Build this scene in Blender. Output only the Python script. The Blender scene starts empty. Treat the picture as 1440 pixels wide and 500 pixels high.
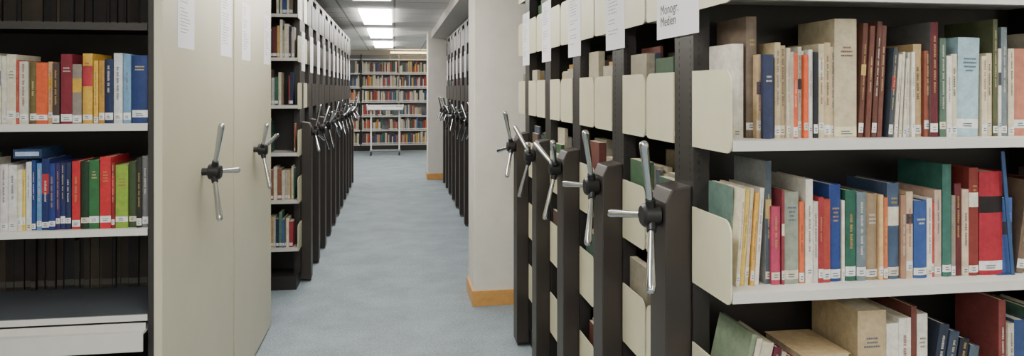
import bpy, math, random
from mathutils import Vector, Matrix
random.seed(7)
S = bpy.context.scene

# ---------------------------------------------------------------- colour / materials
def lin(h, k=1.0):
    h = h.lstrip('#')
    o = []
    for i in (0, 2, 4):
        c = int(h[i:i+2], 16) / 255.0
        o.append((c / 12.92 if c <= 0.04045 else ((c + 0.055) / 1.055) ** 2.4) * k)
    return (o[0], o[1], o[2], 1.0)

def fade(c, s=.92, k=.92):
    L = .3*c[0] + .6*c[1] + .1*c[2]
    return tuple(k * (L + (x - L) * s) for x in c[:3]) + (1.0,)

def mat(name, col, rough=0.6, metal=0.0, noise=0.0, nscale=8.0, bump=0.0, bscale=200.0, fine=0.0, fscale=150):
    m = bpy.data.materials.new(name); m.use_nodes = True
    nt = m.node_tree; b = nt.nodes['Principled BSDF']
    b.inputs['Base Color'].default_value = col
    b.inputs['Roughness'].default_value = rough
    b.inputs['Metallic'].default_value = metal
    tc = nt.nodes.new('ShaderNodeTexCoord')
    if noise > 0:
        n = nt.nodes.new('ShaderNodeTexNoise'); n.inputs['Scale'].default_value = nscale
        n.inputs['Detail'].default_value = 8; n.inputs['Roughness'].default_value = .65
        nt.links.new(tc.outputs['Object'], n.inputs['Vector'])
        r = nt.nodes.new('ShaderNodeMapRange')
        r.inputs['From Min'].default_value = 0.3; r.inputs['From Max'].default_value = 0.7
        r.inputs['To Min'].default_value = 1 - noise; r.inputs['To Max'].default_value = 1 + noise
        nt.links.new(n.outputs['Fac'], r.inputs['Value'])
        mx = nt.nodes.new('ShaderNodeVectorMath'); mx.operation = 'SCALE'
        mx.inputs[0].default_value = col[:3]
        nt.links.new(r.outputs['Result'], mx.inputs['Scale'])
        last = mx.outputs['Vector']
        if fine > 0:
            nf = nt.nodes.new('ShaderNodeTexNoise'); nf.inputs['Scale'].default_value = fscale
            nf.inputs['Detail'].default_value = 3
            nt.links.new(tc.outputs['Object'], nf.inputs['Vector'])
            rf = nt.nodes.new('ShaderNodeMapRange')
            rf.inputs['From Min'].default_value = 0.35; rf.inputs['From Max'].default_value = 0.65
            rf.inputs['To Min'].default_value = 1 - fine; rf.inputs['To Max'].default_value = 1 + fine
            nt.links.new(nf.outputs['Fac'], rf.inputs['Value'])
            m2 = nt.nodes.new('ShaderNodeVectorMath'); m2.operation = 'SCALE'
            nt.links.new(last, m2.inputs[0]); nt.links.new(rf.outputs['Result'], m2.inputs['Scale'])
            last = m2.outputs['Vector']
        nt.links.new(last, b.inputs['Base Color'])
    if bump > 0:
        n2 = nt.nodes.new('ShaderNodeTexNoise'); n2.inputs['Scale'].default_value = bscale
        nt.links.new(tc.outputs['Object'], n2.inputs['Vector'])
        bp = nt.nodes.new('ShaderNodeBump'); bp.inputs['Strength'].default_value = bump
        bp.inputs['Distance'].default_value = 0.002
        nt.links.new(n2.outputs['Fac'], bp.inputs['Height'])
        nt.links.new(bp.outputs['Normal'], b.inputs['Normal'])
    return m

M = {}
M['carpet'] = mat('carpet_blue_grey', lin('#86939a'), 0.68, noise=0.2, nscale=3.0, bump=0.8, bscale=200, fine=.25, fscale=90)
M['wall'] = mat('wall_paint', lin('#dcd7cd'), 0.8, noise=0.03, nscale=3)
M['pillar'] = mat('pillar_paint', lin('#dedad0'), 0.75, noise=0.06, nscale=6)
M['wood'] = mat('wood_skirting', lin('#cf9a55'), 0.45, noise=0.15, nscale=14)
M['tan'] = mat('tan_powder_coat', lin('#bfbaa2'), 0.36, noise=0.045, nscale=2.5, bump=0.05, bscale=500)
M['plate'] = mat('cream_plate', lin('#cbc6a8'), 0.4, noise=.05, nscale=9)
M['shelf'] = mat('shelf_white_steel', lin('#c8c7c1'), 0.4, noise=.04, nscale=9)
M['shelfgrey'] = mat('shelf_grey_steel', lin('#50545a'), 0.4)
M['dark'] = mat('dark_brown_steel', lin('#262322'), 0.42, noise=0.08)
M['post'] = mat('brown_drive_post', lin('#322c28'), 0.45, noise=0.08)
M['black'] = mat('black_rubber', lin('#141416'), 0.4)
M['chrome'] = mat('chrome', lin('#c0c2c7'), 0.16, 1.0)
M['paper'] = mat('paper', lin('#e2e0e4'), 0.8)
M['ink'] = mat('ink', lin('#77777e'), 0.8)
M['grey'] = mat('grey_steel', lin('#8f9296'), 0.4)
M['white'] = mat('white_enamel', lin('#e3e4e4'), 0.4)
M['blue'] = mat('blue_enamel', lin('#24456f'), 0.4)

# ceiling tiles
m = bpy.data.materials.new('ceiling_tiles'); m.use_nodes = True
nt = m.node_tree; b = nt.nodes['Principled BSDF']; b.inputs['Roughness'].default_value = 0.9
tc = nt.nodes.new('ShaderNodeTexCoord'); br = nt.nodes.new('ShaderNodeTexBrick')
br.offset = 0.0; br.inputs['Scale'].default_value = 1.0
br.inputs['Brick Width'].default_value = 0.62; br.inputs['Row Height'].default_value = 0.62
br.inputs['Mortar Size'].default_value = 0.012
br.inputs['Color1'].default_value = lin('#efece7'); br.inputs['Color2'].default_value = lin('#e8e5e0')
br.inputs['Mortar'].default_value = lin('#a8a6a2')
nt.links.new(tc.outputs['Object'], br.inputs['Vector']); nt.links.new(br.outputs['Color'], b.inputs['Base Color'])
M['ceiling'] = m

def emis(name, col, st):
    m = bpy.data.materials.new(name); m.use_nodes = True
    b = m.node_tree.nodes['Principled BSDF']
    b.inputs['Base Color'].default_value = (0.8, 0.8, 0.8, 1)
    b.inputs['Emission Color'].default_value = col
    b.inputs['Emission Strength'].default_value = st
    return m
M['lamp'] = emis('lamp_diffuser', (1.0, 0.965, 0.91, 1), 20.0)
M['lampw'] = emis('lamp_warm', (1.0, 0.8, 0.45, 1), 5.0)

# books: colour from mesh attribute, worn cloth / paper
m = bpy.data.materials.new('book_cloth_and_paper'); m.use_nodes = True
nt = m.node_tree; b = nt.nodes['Principled BSDF']; b.inputs['Roughness'].default_value = 0.6
b.inputs['Specular IOR Level'].default_value = 0.35
at = nt.nodes.new('ShaderNodeAttribute'); at.attribute_name = 'Col'
tc = nt.nodes.new('ShaderNodeTexCoord')
n = nt.nodes.new('ShaderNodeTexNoise'); n.inputs['Scale'].default_value = 45
n.inputs['Detail'].default_value = 8; n.inputs['Roughness'].default_value = .7
nt.links.new(tc.outputs['Object'], n.inputs['Vector'])
r = nt.nodes.new('ShaderNodeMapRange'); r.inputs['From Min'].default_value = .3; r.inputs['From Max'].default_value = .7
r.inputs['To Min'].default_value = 0.76; r.inputs['To Max'].default_value = 1.16
nt.links.new(n.outputs['Fac'], r.inputs['Value'])
mx = nt.nodes.new('ShaderNodeVectorMath'); mx.operation = 'SCALE'
nt.links.new(at.outputs['Color'], mx.inputs[0]); nt.links.new(r.outputs['Result'], mx.inputs['Scale'])
nt.links.new(mx.outputs['Vector'], b.inputs['Base Color'])
n2 = nt.nodes.new('ShaderNodeTexNoise'); n2.inputs['Scale'].default_value = 700
nt.links.new(tc.outputs['Object'], n2.inputs['Vector'])
bp = nt.nodes.new('ShaderNodeBump'); bp.inputs['Strength'].default_value = .25; bp.inputs['Distance'].default_value = .001
nt.links.new(n2.outputs['Fac'], bp.inputs['Height']); nt.links.new(bp.outputs['Normal'], b.inputs['Normal'])
M['book'] = m

# ---------------------------------------------------------------- mesh helpers
class Buf:
    def __init__(s): s.v = []; s.f = []; s.m = []; s.c = []; s.mats = []
    def mi(s, k):
        if k not in s.mats: s.mats.append(k)
        return s.mats.index(k)
    def face(s, idx, k='book', c=(1, 1, 1, 1)):
        s.f.append(idx); s.m.append(s.mi(k)); s.c.append(c)
    def box(s, x0, x1, y0, y1, z0, z1, k, c=(1, 1, 1, 1), pages=None):
        if x0 > x1: x0, x1 = x1, x0
        if y0 > y1: y0, y1 = y1, y0
        n = len(s.v)
        s.v += [(x0, y0, z0), (x1, y0, z0), (x1, y1, z0), (x0, y1, z0), (x0, y0, z1), (x1, y0, z1), (x1, y1, z1), (x0, y1, z1)]
        for j, q in enumerate(((0, 3, 2, 1), (4, 5, 6, 7), (0, 1, 5, 4), (1, 2, 6, 5), (2, 3, 7, 6), (3, 0, 4, 7))):
            s.face([n + i for i in q], k, pages if (pages and j in (1,)) else c)
    def poly(s, pts, vec, k):
        n = len(s.v); N = len(pts)
        s.v += [tuple(p) for p in pts]
        s.v += [tuple(Vector(p) + Vector(vec)) for p in pts]
        s.face([n + i for i in range(N)][::-1], k); s.face([n + N + i for i in range(N)], k)
        for i in range(N):
            j = (i + 1) % N
            s.face([n + i, n + j, n + N + j, n + N + i], k)
    def rings(s, p0, p1, prof, k, seg=14):
        p0 = Vector(p0); p1 = Vector(p1); d = (p1 - p0); L = d.length; d.normalize()
        a = d.orthogonal().normalized(); bb = d.cross(a)
        n = len(s.v)
        for (t, r) in prof:
            c = p0 + d * (t * L)
            for i in range(seg):
                an = 2 * math.pi * i / seg
                s.v.append(tuple(c + (a * math.cos(an) + bb * math.sin(an)) * r))
        for j in range(len(prof) - 1):
            for i in range(seg):
                i2 = (i + 1) % seg
                s.face([n + j*seg + i, n + j*seg + i2, n + (j+1)*seg + i2, n + (j+1)*seg + i], k)
        s.face([n + i for i in range(seg)][::-1], k)
        q = n + (len(prof) - 1) * seg
        s.face([q + i for i in range(seg)], k)
    def obj(s, name, parent=None, bevel=0.0, smooth=False):
        me = bpy.data.meshes.new(name)
        me.from_pydata(s.v, [], s.f)
        for k in s.mats: me.materials.append(M[k])
        me.polygons.foreach_set('material_index', s.m)
        if 'book' in s.mats:
            ca = me.color_attributes.new('Col', 'FLOAT_COLOR', 'CORNER')
            arr = []
            for f, c in zip(s.f, s.c): arr += list(c) * len(f)
            ca.data.foreach_set('color', arr)
        if smooth:
            me.polygons.foreach_set('use_smooth', [True] * len(s.f))
        me.update()
        o = bpy.data.objects.new(name, me); S.collection.objects.link(o)
        if parent: o.parent = parent
        if bevel > 0:
            md = o.modifiers.new('bevel', 'BEVEL'); md.width = bevel; md.segments = 2; md.limit_method = 'ANGLE'
        if smooth:
            md = o.modifiers.new('es', 'EDGE_SPLIT'); md.split_angle = math.radians(40)
        return o

def empty(name, loc=(0, 0, 0)):
    e = bpy.data.objects.new(name, None); e.empty_display_size = 0.1
    S.collection.objects.link(e); return e

# ---------------------------------------------------------------- books
PAGE = lin('#cfc4a8')
LAB = lin('#d6d7d4')
def lum(c): return 0.3*c[0] + 0.6*c[1] + 0.1*c[2]

def book(B, x, w, ys, D, z, H, fd, c, lean=0.0, label=True, title=True, band=None, rnd=True, c2=None):
    """x: left edge, spine plane ys, fd=-1: spine faces -Y, +1: faces +Y. lean: degrees (+ leans to +X)"""
    c = fade(c)
    t = min(0.0022, w * 0.2)
    bul = min(0.004, w * 0.12) if rnd else 0.0008
    N = 5
    out = [(0, D)]; inn = [(t, D)]
    for i in range(N + 1):
        u = i / N
        yy = bul * (1 - math.sin(math.pi * u))
        out.append((w * u, yy)); inn.append((t + (w - 2*t) * u, yy + t))
    out.append((w, D)); inn.append((w - t, D))
    lo = random.choice([.004, .008, .012, .012, .02]); hi = lo + random.choice([.018, .022, .024])
    zs = [0.0, H]
    lab_c = LAB if random.random() < .8 else lin(random.choice(['#c9c2ac', '#b9c4c8', '#d6cfa8']))
    if label and w > 0.006 and H > 0.12: zs = [0.0, lo, hi, H]
    if band: zs = sorted(zs + [H * band[0], H * band[1]])
    ca, sa = math.cos(math.radians(lean)), math.sin(math.radians(lean))
    def T(px, py, pz):
        X = px * ca + pz * sa; Z = -px * sa + pz * ca
        if lean > 0: Z += w * sa
        return (x + X, ys - fd * py if fd > 0 else ys + py, z + Z)
    n0 = len(B.v); K = len(out)
    for zz in zs:
        for p in out: B.v.append(T(p[0], p[1], zz))
    for a in range(len(zs) - 1):
        zm = (zs[a] + zs[a+1]) / 2
        for i in range(K - 1):
            cc = c
            sp = 1 <= i <= K - 3
            if (not sp) and c2: cc = c2
            if sp and band and H*band[0] <= zm <= H*band[1]: cc = band[2]
            if sp and label and w > 0.006 and lo <= zm <= hi: cc = lab_c
            B.face([n0 + a*K + i, n0 + a*K + i + 1, n0 + (a+1)*K + i + 1, n0 + (a+1)*K + i], 'book', cc)
    n1 = len(B.v)
    for p in inn: B.v.append(T(p[0], p[1], 0))
    for p in inn: B.v.append(T(p[0], p[1], H))
    top = n0 + (len(zs) - 1) * K
    for i in range(K - 1):
        B.face([top + i, top + i + 1, n1 + K + i + 1, n1 + K + i], 'book', c)
        B.face([n0 + i, n1 + i, n1 + i + 1, n0 + i + 1], 'book', c)
        B.face([n1 + i + 1, n1 + i, n1 + K + i, n1 + K + i + 1], 'book', c)
    for (a, q) in ((0, 0), (K - 1, K - 1)):
        B.face([n0 + a, n1 + q, n1 + K + q, top + a], 'book', c)
    n2 = len(B.v)
    for zz in (0.003, H - 0.003 if H > 0.05 else H * .9):
        for p in ((t, t + bul), (w - t, t + bul), (w - t, D - 0.004), (t, D - 0.004)):
            B.v.append(T(p[0], p[1], zz))
    for q in ((0, 3, 2, 1), (4, 5, 6, 7), (0, 1, 5, 4), (1, 2, 6, 5), (2, 3, 7, 6), (3, 0, 4, 7)):
        B.face([n2 + i for i in q], 'book', PAGE)
    e = -0.0005
    def quad(a0, a1, b0, b1, cc):
        n = len(B.v)
        for (px, pz) in ((a0, b0), (a1, b0), (a1, b1), (a0, b1)): B.v.append(T(px, e, pz))
        B.face([n, n+1, n+2, n+3], 'book', cc)
    if label and w > 0.006 and H > 0.12:
        for zz in (lo + .005, lo + .011):
            quad(w*0.25, w*random.uniform(.6, .78), zz, zz + 0.0025, lin('#5a6878'))
    if title and w > 0.007:
        L = lum(c)
        if L > 0.25: ic = random.choice([lin('#4a423e'), lin('#6a4a40'), lin('#4a5a70'), lin('#8a4a40'), lin('#6a645c')])
        else: ic = random.choice([lin('#b8a878'), lin('#bcbab0'), lin('#a88a55')])
        z0 = H * random.uniform(0.28, 0.5); z1 = H * random.uniform(0.68, 0.92)
        style = random.random()
        if w > 0.026 and style < 0.7:
            zz = H * random.uniform(.72, .85)
            for k in range(random.randint(2, 4)):
                ww = random.uniform(.15, .3)
                q = .5 - ww
                while q < .5 + ww:
                    quad(w*q, w*q + .002, zz, zz + 0.0045, ic); q += .0032 / w
                zz -= 0.010
        elif style < .82:
            h = w * .14
            zz = z0
            while zz < z1:
                l = random.uniform(.010, .035)
                q = zz
                while q < zz + l:
                    quad(w*.5 - h, w*.5 + h*random.uniform(.4, 1), q, q + 0.0018, ic); q += 0.0031
                    if q > H - .01: break
                zz = q + 0.005

PAL = ['#cfc7b2', '#c9bea2', '#d6d0c4', '#b9a888', '#8a3a36', '#a8343c', '#6a2a2c', '#2f4a7c', '#3d5f93', '#26324e',
       '#2e6350', '#4d7a68', '#8c9484', '#c8a24a', '#d46a34', '#76685a', '#5a4a40', '#b8b4ac', '#7f97a6', '#d9d2bb', '#8f5a42', '#403c40', '#c7bfae',
       '#cfc7b2', '#c2b696', '#cbc2ae']
SHADEP = ['#241e1a', '#2c241e', '#342c24', '#1c1a1a', '#221a18', '#302c28', '#3c3428', '#1c2024', '#281c1a']  # dark browns with the darkness of the deep shelves put into the book colours
MUTED = ['#8a8276', '#9a927e', '#76685a', '#5a4a40', '#b8ae94', '#c9bea2', '#4a5264', '#6a3a34', '#3e5a4c', '#a89a7c', '#c8c2b4', '#403c40', '#6e7a80', '#3a5a3c', '#b08a3c']
LIGHTP = ['#dcd6c6', '#cfc4a8', '#c9bea2', '#d6d0c4', '#b9a888', '#9a3a36', '#b03a34', '#3d5f93', '#2e6350', '#d0a040', '#cc6a3c', '#8a8276', '#e0dccf', '#5a4a40', '#40485a']

def fill(B, xa, xb, ys, z, fd, pal=PAL, D=0.16, hm=0.23, detail=False, gap=0.0, wmin=.009, wmax=.038, hmax=.30, hs=.026):
    x = xa
    while x < xb:
        w = random.uniform(wmin, wmax) * random.choice([.7, 1, 1])
        if x + w > xb: break
        H = max(.15, min(hmax, random.gauss(hm, hs))); c = fade(lin(random.choice(pal), random.uniform(.8, 1.08)), .9)
        d = D * random.uniform(.8, 1.05)
        if random.random() < gap and x > xa + .1: x += random.uniform(.05, .25); continue
        if detail:
            book(B, x, w - .0008, ys - fd * random.uniform(0, .012), d, z, H, fd, c, title=True)
        else:
            y0 = ys - fd * random.uniform(0, .016)
            B.box(x, x + w - .0015, y0, y0 - fd * d, z, z + H, 'book', c, pages=PAGE)
            if w > .01:
                n = len(B.v); yy = y0 + fd * .0006
                q = [(x + .001, yy, z + .012), (x + w - .003, yy, z + .012), (x + w - .003, yy, z + .034), (x + .001, yy, z + .034)]
                B.v += q; B.face([n, n+1, n+2, n+3] if fd < 0 else [n+3, n+2, n+1, n], 'book', LAB if pal is not SHADEP else lin('#4a4844'))  # labels in the dark recesses get the shade as a dimmer colour
        x += w

# ---------------------------------------------------------------- handwheel
def handwheel(parent, hub, out, rot, L=0.225, shaft=0.05):
    B = Buf(); h = Vector(hub); o = Vector((out, 0, 0))
    B.rings(h - o * shaft, h, [(0, .016), (1, .016)], 'black')
    B.rings(h - o * .020, h + o * .030, [(0, .026), (.08, .032), (.85, .032), (1, .025)], 'black', 20)
    for k in range(3):
        a = math.radians(rot + 120 * k)
        d = Vector((out * .24, math.cos(a), math.sin(a))).normalized()
        B.rings(h + d * .02, h + d * .05, [(0, .015), (1, .013)], 'black')
        B.rings(h + d * .035, h + d * L, [(0, .0085), (.4, .0098), (.9, .013), (.96, .012), (.99, .008), (1, .003)], 'chrome', 16)
    return B.obj('three_spoke_crank', parent, smooth=True)

def sign(parent, x, out, y0, y1, z0, z1, seed=0, text=None):
    B = Buf()
    B.box(x, x + out * .0012, y0, y1, z0, z1, 'paper')
    xx = x + out * .0016
    rr = random.Random(seed)
    def q(a, b_, c, d):
        n = len(B.v); B.v += [(xx, a, c), (xx, b_, c), (xx, b_, d), (xx, a, d)]; B.face([n, n+1, n+2, n+3], 'ink')
    if not text:
        z = z1 - .03; W = y1 - y0
        while z > z0 + .05:
            a = y0 + W * .15; e = a + W * rr.uniform(.25, .6)
            if out < 0: a, e = y1 - (e - y0), y1 - (a - y0)
            if rr.random() < .85:
                while a < e:
                    b2 = min(e, a + rr.uniform(.01, .03)); q(a, b2, z, z + .0028); a = b2 + .004
            z -= .0125
    o = B.obj('notice_sheet', parent)
    if text:
        cu = bpy.data.curves.new('notice_text', 'FONT'); cu.body = text; cu.size = .040; cu.extrude = .0002
        cu.space_line = .85
        t = bpy.data.objects.new('notice_text', cu); S.collection.objects.link(t); t.parent = parent
        cu.materials.append(M['black'])
        t.matrix_world = Matrix(((0, 0, out, x + out * .0018), (out * 1.0, 0, 0, (y1 - .03) if out < 0 else y0 + .03), (0, 1, 0, z0 + .07), (0, 0, 0, 1)))
    return o

SH = [0.315, 0.67, 1.024, 1.379, 1.734, 2.06]
def endplate(B, x, out, ya, yb, z, hh=.168, k='plate'):
    s = 1 if yb > ya else -1
    r = .035; r2 = .02
    pts = [(yb, z - .03), (ya + s*r2, z - .03)]
    for i in range(1, 5):
        a = math.pi/2 * i/4; pts.append((ya + s*r2*(1 - math.sin(a)), z - .03 + r2*(1 - math.cos(a))))
    for i in range(0, 6):
        a = math.pi/2 * i/5; pts.append((ya + s*r*(1 - math.cos(a)), z + hh - r + r*math.sin(a)))
    pts.append((yb, z + hh))
    B.poly([(x, p[0], p[1]) for p in pts], (out * .004, 0, 0), k)

def unit(side, xf, y0, L, rot, W=.575, name='mobile_shelving_unit', seed=0, near=False, books=True, signspec='p', bookfn=None, pk='plate', wide=False, offs=(.012, .03, .08, .15, .3), pal=PAL):
    out = -side; y1 = y0 + W; yc = (y0 + y1) / 2
    P = empty(name); X = lambda d: xf + side * d
    B = Buf()
    B.box(X(.01), X(L), y0 + .02, y1 - .02, 0.0, .10, 'dark')
    for d in (0.0, 1.0, 2.0):
        if d + .05 > L: continue
        hw = .15 if (wide and d == 0.0) else .065
        B.box(X(d), X(d + .045), yc - hw, yc + hw, .10, 2.28, 'dark')
    B.box(X(.045), X(L), yc - .004, yc + .004, .10, 2.28, 'dark')
    B.box(X(0), X(L), y0 + .01, y1 - .01, 2.28, 2.31, 'dark')
    if near:
        for i in range(52):
            z = 1.26 + i * .02
            for yy in (yc - .045, yc + .03):
                B.box(X(-.0006), X(.002), yy, yy + .006, z, z + .011, 'black')
            B.box(X(.012), X(.018), yc - .0656, yc - .064, z, z + .011, 'black')
    B.obj('frame', P, bevel=.002 if near else 0)
    B = Buf()
    for z in SH:
        for (a, b_) in ((y0, yc - .006), (y1, yc + .006)):
            s = 1 if b_ > a else -1
            B.box(X(.002), X(L - .002), a, b_, z - .003, z, 'shelf')
            B.box(X(.002), X(L - .002), a, a + s*.003, z - .024, z - .003, 'shelf')
            B.box(X(.002), X(L - .002), a + s*.003, a + s*.02, z - .024, z - .021, 'shelf')
    B.obj('shelves', P)
    B = Buf()
    for z in SH:
        endplate(B, X(0), out, y0, yc - .066, z, k=pk)
        endplate(B, X(0), out, y1, yc + .066, z, k=pk)
    B.obj('end_plates', P)
    B = Buf()
    pts = [(X(0), 0.02), (X(-.072), 0.02), (X(-.072), 1.20), (X(-.055), 1.235), (X(0), 1.245)]
    B.poly([(p[0], yc - .055, p[1]) for p in pts], (0, .12, 0), 'post')
    B.obj('drive_post', P, bevel=.004)
    handwheel(P, (X(-.094), yc - .01, 1.163), out, rot, shaft=.03)
    if signspec == 'l':
        sign(P, X(-.004), out, yc - .11, yc + .19, 1.645, 1.86, seed, text='Monogr.\nMedien')
    elif signspec == 'p':
        sign(P, X(-.004), out, yc - .09, yc + .13, 1.64, 1.95, seed)
    if books:
        BB = Buf()
        for iz, z in enumerate(SH):
            for (fd, ys) in ((-1, y0 + .035), (1, y1 - .035)):
                if bookfn and fd == -1:
                    xa, xb = sorted((X(.012), X(L - .02)))
                    if bookfn(BB, iz, z, ys, xa, xb): continue
                xa, xb = sorted((X(random.choice(offs)), X(L - .02)))
                fill(BB, xa, xb, ys, z, fd, gap=.06, D=.17, hm=.228, hmax=.285, pal=pal)
        BB.obj('library_books', P)
    return P

# ---------------------------------------------------------------- right row, explicit fronts
def rx(p): return .785 + (p - 1031) * .0019
UP = [
 (1031,1047,.232,'#d8d2c4',.03,0),(1049,1063,.300,'#6e5f50',.035,0),(1064,1072,.205,'#b59a72',.01,0),(1072,1086,.205,'#2c3554',0,0),
 (1087,1095,.235,'#bda982',.01,0),(1095,1103,.228,'#b09a74',.01,0),(1103,1108,.222,'#c9c0aa',.01,0),(1108,1113,.212,'#d0c8b4',.01,0),(1113,1119,.208,'#d8552a',0,0),(1119,1124,.225,'#bdb7a4',.01,0),(1124,1128,.215,'#c9c2ae',.01,0),
 (1128,1134,.205,'#dd5a28',0,0),(1134,1140,.218,'#d6d4cc',.004,0),(1140,1146,.212,'#20242c',.004,0),(1146,1154,.232,'#cdbf9c',.01,0),(1154,1163,.236,'#c4ae84',.01,0),(1163,1171,.226,'#cbb890',.01,0),
 (1171,1202,.295,'#c0b292',.0,0),(1203,1210,.285,'#623c30',.0,3),(1212,1219,.278,'#6c4034',.0,3),(1221,1228,.290,'#5e382e',.0,3.5),(1230,1237,.280,'#6a4036',.0,3),
 (1244,1250,.225,'#3e4650',.0,4),(1252,1257,.208,'#d6cdb8',0,4),(1259,1263,.214,'#cfc9ba',0,3),(1265,1270,.198,'#d6cdb8',0,3),(1272,1276,.212,'#cfc9ba',0,1),(1277,1282,.214,'#e0dccf',0,0),(1282,1294,.235,'#b89c6a',.01,0),
 (1295,1304,.218,'#8c4a38',.01,0),(1305,1316,.290,'#5e1c28',.0,0),(1318,1327,.25,'#4f6858',.0,0),(1328,1336,.205,'#dcd8cc',0,0),(1336,1345,.21,'#cfc6ae',0,0),
 (1345,1377,.252,'#9cbcc6',.0,1.2),(1381,1389,.205,'#d2c6a6',0,0),(1389,1398,.213,'#cabb98',0,0),(1398,1405,.300,'#54583c',.0,0),(1405,1410,.225,'#d8d2c4',0,0),
 (1410,1419,.280,'#6c7a80',0,0),(1420,1429,.225,'#d0c4a8',0,0),(1429,1450,.225,'#b8705a',0,0),(1450,1470,.22,'#cfc7b2',0,0)]
LO = [
 (1030,1034,.235,'#5f7a70',.03,0),(1035,1040,.235,'#d6ccb0',.0,4),(1041,1047,.232,'#d8b64a',.0,4),(1048,1053,.235,'#cfc6b0',.0,4),(1054,1059,.225,'#dba63c',.0,4),(1060,1066,.236,'#d9d3c4',0,4),
 (1075,1083,.300,'#4c5864',.01,0),(1083,1095,.19,'#b0385a',.0,0),(1096,1100,.23,'#8a3640',.0,0),(1100,1120,.225,'#8c9484',.0,0),(1121,1128,.20,'#d8602e',.0,0),(1129,1139,.255,'#dcd6c8',.0,0),
 (1139,1146,.20,'#c9c4ba',.0,0),(1146,1153,.21,'#9c2c34',.0,0),(1153,1163,.205,'#a43e32',.0,0),(1163,1179,.24,'#243f80',.0,0),(1180,1184,.20,'#d9d2bb',0,0),
 (1185,1200,.225,'#265e4c',.0,0),(1200,1213,.22,'#6a7a82',.0,0),(1214,1231,.215,'#947e62',.0,0),(1231,1237,.212,'#d6b078',.0,0),(1238,1244,.205,'#c86a3a',0,0),
 (1244,1261,.24,'#40546f',.0,0),(1262,1270,.21,'#a07a62',.0,0),(1270,1280,.218,'#c9b08e',.0,0),(1281,1300,.195,'#30508e',.0,0),(1300,1308,.2,'#dedacf',.0,0),
 (1308,1312,.19,'#b84038',.0,0),(1312,1322,.22,'#c8a894',.0,0),(1323,1336,.285,'#34685c',.0,0),(1336,1342,.205,'#8a8276',.0,0),(1342,1352,.235,'#5e2428',.0,0),
 (1352,1362,.22,'#cbb49a',.0,0),(1362,1376,.275,'#7e2e28',.0,0),(1377,1412,.265,'#a3182e',.0,0),(1413,1429,.195,'#4060a0',.0,0),(1433,1444,.24,'#6d5a48',.0,8),(1452,1470,.23,'#cfc7b2',0,0)]
def right_front(BB, iz, z, ys, xa, xb):
    if iz in (2, 3):
        lst = UP if iz == 3 else LO
        for (a, b_, H, c, sb, ln) in lst:
            c2 = None; band = None
            yy = ys + .02 + sb + random.uniform(0, .008)
            f = (ys + .02 + sb) / 1.605
            w = (b_ - a) * .0019 * f - .0008
            if c == '#a3182e': band = (.60, .76, lin('#1c1416'))
            elif random.random() < .2:
                q = random.uniform(.5, .7)
                band = (q, q + random.uniform(.08, .2), lin(random.choice(['#3a3a40', '#d9d2bb', '#d6d2c4', '#cfc7b2', '#8a3a3c', '#b8a060'])))
            if c == '#d8552a': c2 = lin('#cfc6b0')
            if c == '#5e1c28': c2 = lin('#5a5856')
            if c == '#4c5864': c2 = lin('#85888a')
            book(BB, rx(a) * f, w, yy, .17, z, H, -1, lin(c), lean=ln, band=band, c2=c2, label=random.random() < .85,
                 title=(c != '#a3182e'))
        fill(BB, rx(1472) * 1.03, xb, ys + .02, z, -1, detail=True, D=.17)
        return True
    if iz == 1:
        x = rx(1036)
        for i, (c, w) in enumerate([('#7a8a70', .012), ('#cfc7b2', .014), ('#c9c0a8', .030), ('#5e1c32', .018), ('#a8a08c', .012), ('#7a2a3c', .02)]):
            book(BB, x, w, ys + .01, .18, z, .245 - i*.012, -1, lin(c), lean=13); x += w + .0035
        zz = z
        for c in ['#3a3430', '#c9b58c', '#7c2430', '#cdbf9c', '#6a4a2c', '#cbb890', '#d8d2c0', '#7c2430', '#c0a880']:
            t = random.uniform(.014, .03)
            a = rx(1122) + random.uniform(0, .02); b2 = rx(1205) + random.uniform(-.02, 0); yy = ys + random.uniform(0, .025)
            BB.box(a, b2, yy, ys + .19, zz, zz + .002, 'book', lin(c)); BB.box(a, b2, yy, ys + .19, zz + t - .003, zz + t - .001, 'book', lin(c))
            BB.box(a + .003, b2 - .003, yy + .004, ys + .188, zz + .002, zz + t - .003, 'book', PAGE if random.random() < .6 else lin(c)); zz += t
        xx = rx(1209)
        for (w, H, c) in ((.078, .285, '#b9a47c'), (.034, .25, '#dedacf'), (.034, .262, '#e0dccf'), (.016, .29, '#6a3a30'), (.03, .27, '#d9d4c6')):
            book(BB, xx, w - .001, ys + .005, .2, z, H, -1, lin(c), band=(.35, .5, lin('#e4e2da')), label=False, rnd=False); xx += w
        for i in range(4):
            book(BB, xx, .026, ys + .01, .17, z, .24 - .02 * i, -1, lin(['#2a3244', '#39465c', '#1e2430', '#4d5a68'][i]), lean=10); xx += .032
        fill(BB, xx + .08, xb, ys, z, -1, detail=True, D=.17)
        return True
    return False

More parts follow.
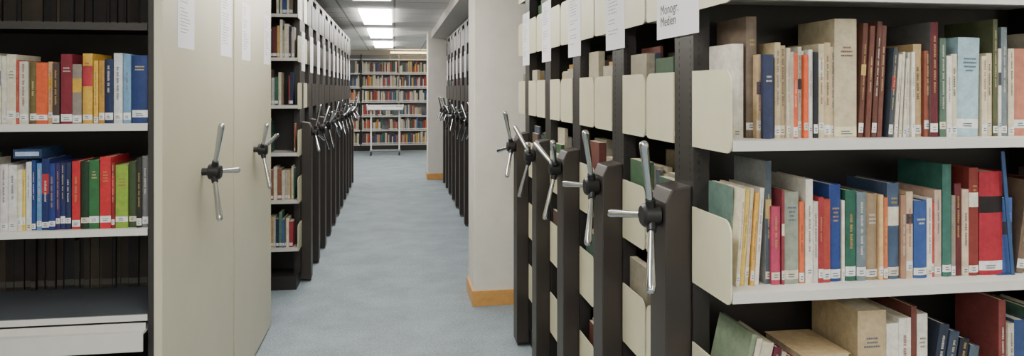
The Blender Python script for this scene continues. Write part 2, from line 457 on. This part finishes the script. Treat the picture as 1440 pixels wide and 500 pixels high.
YR = 1.59; PITCH = .59
rots = [-8, -5, 25, 40, -12]
for i in range(5):
    U = unit(1, .775, YR + i * PITCH, 2.3, rots[i], seed=i, near=i < 3, signspec='l' if i == 0 else 'p', bookfn=right_front if i == 0 else None,
             offs=(.012, .02, .03, .05, .09), pal=MUTED)
    if i == 0:
        B = Buf()
        x0 = rx(1440)
        B.poly([(x0, YR + .05, 1.024), (x0 + .01, YR + .05, 1.024), (x0 - .02, YR + .05, 1.34), (x0 - .03, YR + .05, 1.34)], (0, .003, 0), 'blue')
        B.box(x0 - .04, x0 + .012, YR + .05, YR + .16, 1.0242, 1.0257, 'blue')
        B.obj('blue_book_support', U)
for i in range(10):
    unit(1, .83, 5.95 + i * PITCH, 1.6, random.uniform(0, 120), seed=20 + i, pk='post', wide=True)
for i in range(11):
    unit(-1, -.715, 5.62 + i * PITCH, 2.0, random.uniform(0, 120) if i else -20, seed=40 + i, signspec='p', pk='plate' if i == 0 else 'post', wide=True,
         offs=(.012, .02) if i == 0 else (.02, .08, .15), pal=PAL)

# ---------------------------------------------------------------- left wide units with full end panels
LU = [(0,9,.225,'#d8d3b8'),(9,17,.222,'#d9d6c8'),(17,30,.228,'#d6cdb4'),(30,34,.21,'#b84a3a'),(34,46,.205,'#cfc8b8'),(47,57,.205,'#6a5c30'),(57,73,.202,'#dd5a26'),(73,80,.205,'#cfa070'),(80,90,.2,'#4a3a34'),
      (92,108,.23,'#7c1f30'),(108,121,.197,'#8a7e74'),(122,136,.233,'#d6a528'),(137,144,.21,'#e0b030'),(145,153,.21,'#b8862a'),(153,165,.215,'#1f2c52'),(166,179,.235,'#cdd2d4'),(180,191,.232,'#6f9cc0'),(192,215,.228,'#253a70')]
LL = [(0,8,.215,'#c9b4b4'),(8,18,.218,'#d2cfd0'),(18,30,.215,'#d9d6d0'),(30,38,.2,'#d8d2b8'),(38,42,.2,'#e0c040'),(42,50,.225,'#cfd8e0'),(50,56,.23,'#1c3f7c'),(57,64,.22,'#5a8ec0'),(64,75,.235,'#1d2c66'),(75,84,.22,'#20347c'),
      (84,90,.22,'#3a2c60'),(90,97,.22,'#1c2a5c'),(97,105,.222,'#202a50'),(106,118,.225,'#c02028'),(119,131,.225,'#16351f'),(131,145,.228,'#2c6a3a'),(146,162,.238,'#c8202a'),(163,168,.22,'#8a1c24'),(168,186,.21,'#86a82c'),(187,198,.222,'#3a4a2c'),(199,207,.235,'#28281f'),(207,216,.24,'#6a6a6c')]
def lx(p): return -.818 - (216 - p) * .00218

def wide_unit(y0, y1, first):
    P = empty('mobile_shelving_unit'); L = 2.4; xf = -.77; yc = (y0 + y1) / 2
    B = Buf()
    B.box(xf - .028, xf, y0, y1, .015, 2.32, 'tan')
    B.obj('end_panel', P, bevel=.004)
    B = Buf()
    B.box(xf - .03, xf - L, y0 + .02, y1 - .02, 0, .1, 'dark')
    for yy in (y0 + .005, y1 - .045):
        B.box(xf - .028, xf - .046, yy, yy + .04, .1, 2.3, 'dark')
    B.box(xf - .03, xf - .046, y0 + .01, y1 - .01, .1, 2.28, 'dark')
    B.box(xf - .046, xf - L, yc - .006, yc + .006, .1, 2.28, 'dark')
    B.box(xf - .03, xf - L, y0, y1, 2.28, 2.31, 'dark')
    B.box(xf - L - .03, xf - L, y0, y1, 0, 2.31, 'tan')
    B.obj('frame', P)
    B = Buf(); BB = Buf()
    hs = [.315, .75, 1.035, 1.385, 1.72, 2.05] if first else SH
    for z in hs:
        for (a, b_) in ((y0, yc - .02), (y1, yc + .02)):
            s = 1 if b_ > a else -1
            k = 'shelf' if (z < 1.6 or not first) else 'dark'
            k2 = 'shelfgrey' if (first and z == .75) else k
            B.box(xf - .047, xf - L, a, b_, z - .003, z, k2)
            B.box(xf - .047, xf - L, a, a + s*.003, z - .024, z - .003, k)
    if first:
        # shallow pull-out tray under the shelf, with a lipped front
        B.box(xf - .050, xf - L + .05, y0 - .035, y0 + .35, .690, .698, 'shelf')
        B.box(xf - .050, xf - L + .05, y0 - .035, y0 - .031, .635, .690, 'shelf')
        B.box(xf - .050, xf - L + .05, y0 - .010, y0 - .006, .698, .722, 'shelf')
    B.obj('shelves', P)
    xa, xb = xf - L + .02, xf - .05
    for iz, z in enumerate(hs):
        if first and iz in (2, 3):
            lst = LU if iz == 3 else LL
            for q in lst:
                a, b_, H, c = q
                bd = (random.uniform(.5, .6), random.uniform(.7, .85), lin(random.choice(['#dedacf', '#a8303a', '#20347c', '#c69a38']))) if random.random() < .3 else None
                book(BB, lx(a), (b_ - a)*.00218 - .001, y0 + .012 + random.uniform(0, .008), .17, z, H, -1, lin(c, .95), band=bd, rnd=random.random() < .4)
            if iz == 2:   # oversize blue volume lying on top of the row
                zt = z + .236
                BB.box(lx(22), lx(62), y0 + .03, y0 + .19, zt, zt + .03, 'book', lin('#1f3558'))
                BB.box(lx(25), lx(58), y0 + .029, y0 + .0295, zt + .008, zt + .022, 'book', lin('#9fb4cc'))
            fill(BB, xa, lx(0) - .003, y0 + .012, z, -1, detail=True, hm=.225)
        elif first and iz == 1:
            fill(BB, xa, xb, y0 + .36, z, -1, pal=SHADEP, hm=.235)
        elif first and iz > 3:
            fill(BB, xa, xb, y0 + .36, z, -1, pal=SHADEP, hm=.2, hmax=.25)
        else:
            fill(BB, xa, xb, y0 + .03, z, -1, gap=.05, hmax=.28)
        fill(BB, xa, xb, y1 - .03, z, 1, gap=.05, hmax=.28)
    BB.obj('library_books', P)
    handwheel(P, (xf + .044, yc - (.03 if first else .04), 1.165), 1, -5 if first else 18, shaft=.044)
    d = y1 - y0
    sign(P, xf, 1, y0 + d*.16, y0 + d*.16 + .22, 1.65, 1.95, 71)
    sign(P, xf, 1, y0 + d*.76, y0 + d*.76 + .22, 1.65, 1.95, 72)
wide_unit(2.60, 3.69, True)
wide_unit(3.72, 4.78, False)

# ---------------------------------------------------------------- far bookcase
P = empty('wall_bookcase')
B = Buf(); x0, x1, yf, yb = -1.35, 1.9, 18.0, 18.3
B.box(x0, x1, yf + .01, yb, 0, .16, 'dark')
B.box(x0, x1, yb - .01, yb, .16, 2.34, 'grey')
for xx in (x0, -.82, x1 - .03):
    B.box(xx, xx + .03, yf, yb, .0, 2.34, 'dark')
for xx in (.1, 1.0):
    B.box(xx, xx + .012, yf + .01, yb, .16, 2.34, 'shelf')
for z in [.16 + .345 * i for i in range(7)]:
    B.box(x0 + .03, x1 - .03, yf, yb - .01, z - .03, z, 'shelf')
B.obj('carcass', P)
BB = Buf()
for z in [.16 + .345 * i for i in range(6)]:
    for (a, b_) in ((x0 + .04, -.83), (-.78, .09), (.12, .99), (1.02, x1 - .04)):
        fill(BB, a, b_, yf + .02, z, -1, gap=.03, pal=LIGHTP, hm=.245, wmin=.02, wmax=.05, hs=.035)
BB.obj('library_books', P)

P = empty('book_trolley'); B = Buf(); X0, X1, Y0, Y1 = -.62, .2, 16.6, 17.0
z = 1.02
B.box(X0, X1, Y0, Y1, z, z + .012, 'white'); B.box(X0, X1, Y0, Y0 + .01, z, z + .07, 'white'); B.box(X0, X1, Y1 - .01, Y1, z, z + .12, 'white')
B.box(X0, X0 + .01, Y0, Y1, z, z + .14, 'white'); B.box(X1 - .01, X1, Y0, Y1, z, z + .14, 'white')
for xx in (X0 + .08, X1 - .11):
    B.box(xx, xx + .03, Y0 + .18, Y0 + .21, .12, 1.02, 'white')
    B.box(xx - .01, xx + .04, Y0 + .0, Y1, .10, .13, 'grey')
    for yy in (Y0 + .02, Y1 - .05):
        B.rings((xx, yy + .015, .05), (xx + .03, yy + .015, .05), [(0, .05), (1, .05)], 'black')
B.box(X0 + .08, X1 - .08, Y0 + .18, Y0 + .21, .10, .13, 'grey')
B.obj('trolley_frame', P)
BB = Buf()
for (a, b_, c) in ((-.55, -.3, '#e0dedc'), (-.28, .0, '#c8ccd0'), (.02, .16, '#b8b0a4')):
    BB.box(a, b_, Y0 + .05, Y1 - .06, 1.033, 1.12, 'book', lin(c))
BB.obj('paper_stacks', P)

# ---------------------------------------------------------------- room shell
def plane(name, x0, x1, y0, y1, z0, z1, k):
    B = Buf(); B.box(x0, x1, y0, y1, z0, z1, k); return B.obj(name)
CH = 2.45
XL, XR, YB, YF = -3.6, 3.6, -3.2, 18.35
plane('floor', XL, XR, YB, YF, -.1, 0, 'carpet')
plane('ceiling', XL, XR, YB, YF, CH, CH + .1, 'ceiling')
plane('wall_back', XL, XR, YF, YF + .1, 0, CH, 'wall')
plane('wall_front', XL, XR, YB - .1, YB, 0, CH, 'wall')
plane('wall_left', XL - .1, XL, YB, YF, 0, CH, 'wall')
plane('wall_right', XR, XR + .1, YB, YF, 0, CH, 'wall')
for (yy, dd) in ((5.02, .4), (12.1, .5)):
    P = empty('pillar')
    B = Buf(); B.box(.545, 1.25, yy, yy + dd, 0, CH, 'pillar'); B.obj('shaft', P, bevel=.006)
    B = Buf(); B.box(.53, 1.25, yy - .015, yy, 0, .105, 'wood'); B.box(.53, .545, yy, yy + dd, 0, .105, 'wood')
    B.obj('wood_skirting', P, bevel=.002)
B = Buf(); B.box(.60, XR, 5.42, 12.1, 2.34, CH, 'wall'); B.obj('trim_bulkhead')

# ---------------------------------------------------------------- lamps
def lamp(xc, yc, w=.38, l=1.75):
    P = empty('ceiling_light'); B = Buf()
    z = CH
    B.box(xc - w/2 - .02, xc + w/2 + .02, yc - l/2 - .02, yc + l/2 + .02, z - .006, z, 'white')
    B.obj('housing', P)
    B = Buf(); B.box(xc - w/2, xc + w/2, yc - l/2, yc + l/2, z - .04, z - .0065, 'lamp'); B.obj('diffuser', P)
for yc in (-1.8, 1.0, 3.9, 6.75, 9.6, 12.4, 15.5):  # far three are in view; nearer ones added out of frame for lighting
    lamp(-.23, yc)
for yc in (-1.4, 1.0):  # unseen side lamps, added to light the near area
    lamp(2.0, yc)
lamp(-2.2, -1.4)  # unseen lamp, added to keep the left shelf fronts from going dark
for yc in (14.8,):  # far side pair, also out of view and added for light
    lamp(2.0, yc); lamp(-2.4, yc)
B = Buf(); B.box(-.1, 1.4, 17.75, 17.85, 2.36, 2.40, 'lampw'); B.obj('strip_light')

w = bpy.data.worlds.new('World'); S.world = w; w.use_nodes = True
w.node_tree.nodes['Background'].inputs[0].default_value = (.8, .85, .9, 1)
w.node_tree.nodes['Background'].inputs[1].default_value = .3

cam = bpy.data.cameras.new('camera'); co = bpy.data.objects.new('camera', cam); S.collection.objects.link(co)
co.location = (0, 0, 1.5); co.rotation_euler = (math.radians(90), 0, math.radians(-9.16))
cam.sensor_width = 36; cam.lens = 25.6; cam.shift_y = -.0868; cam.clip_start = .02
S.camera = co
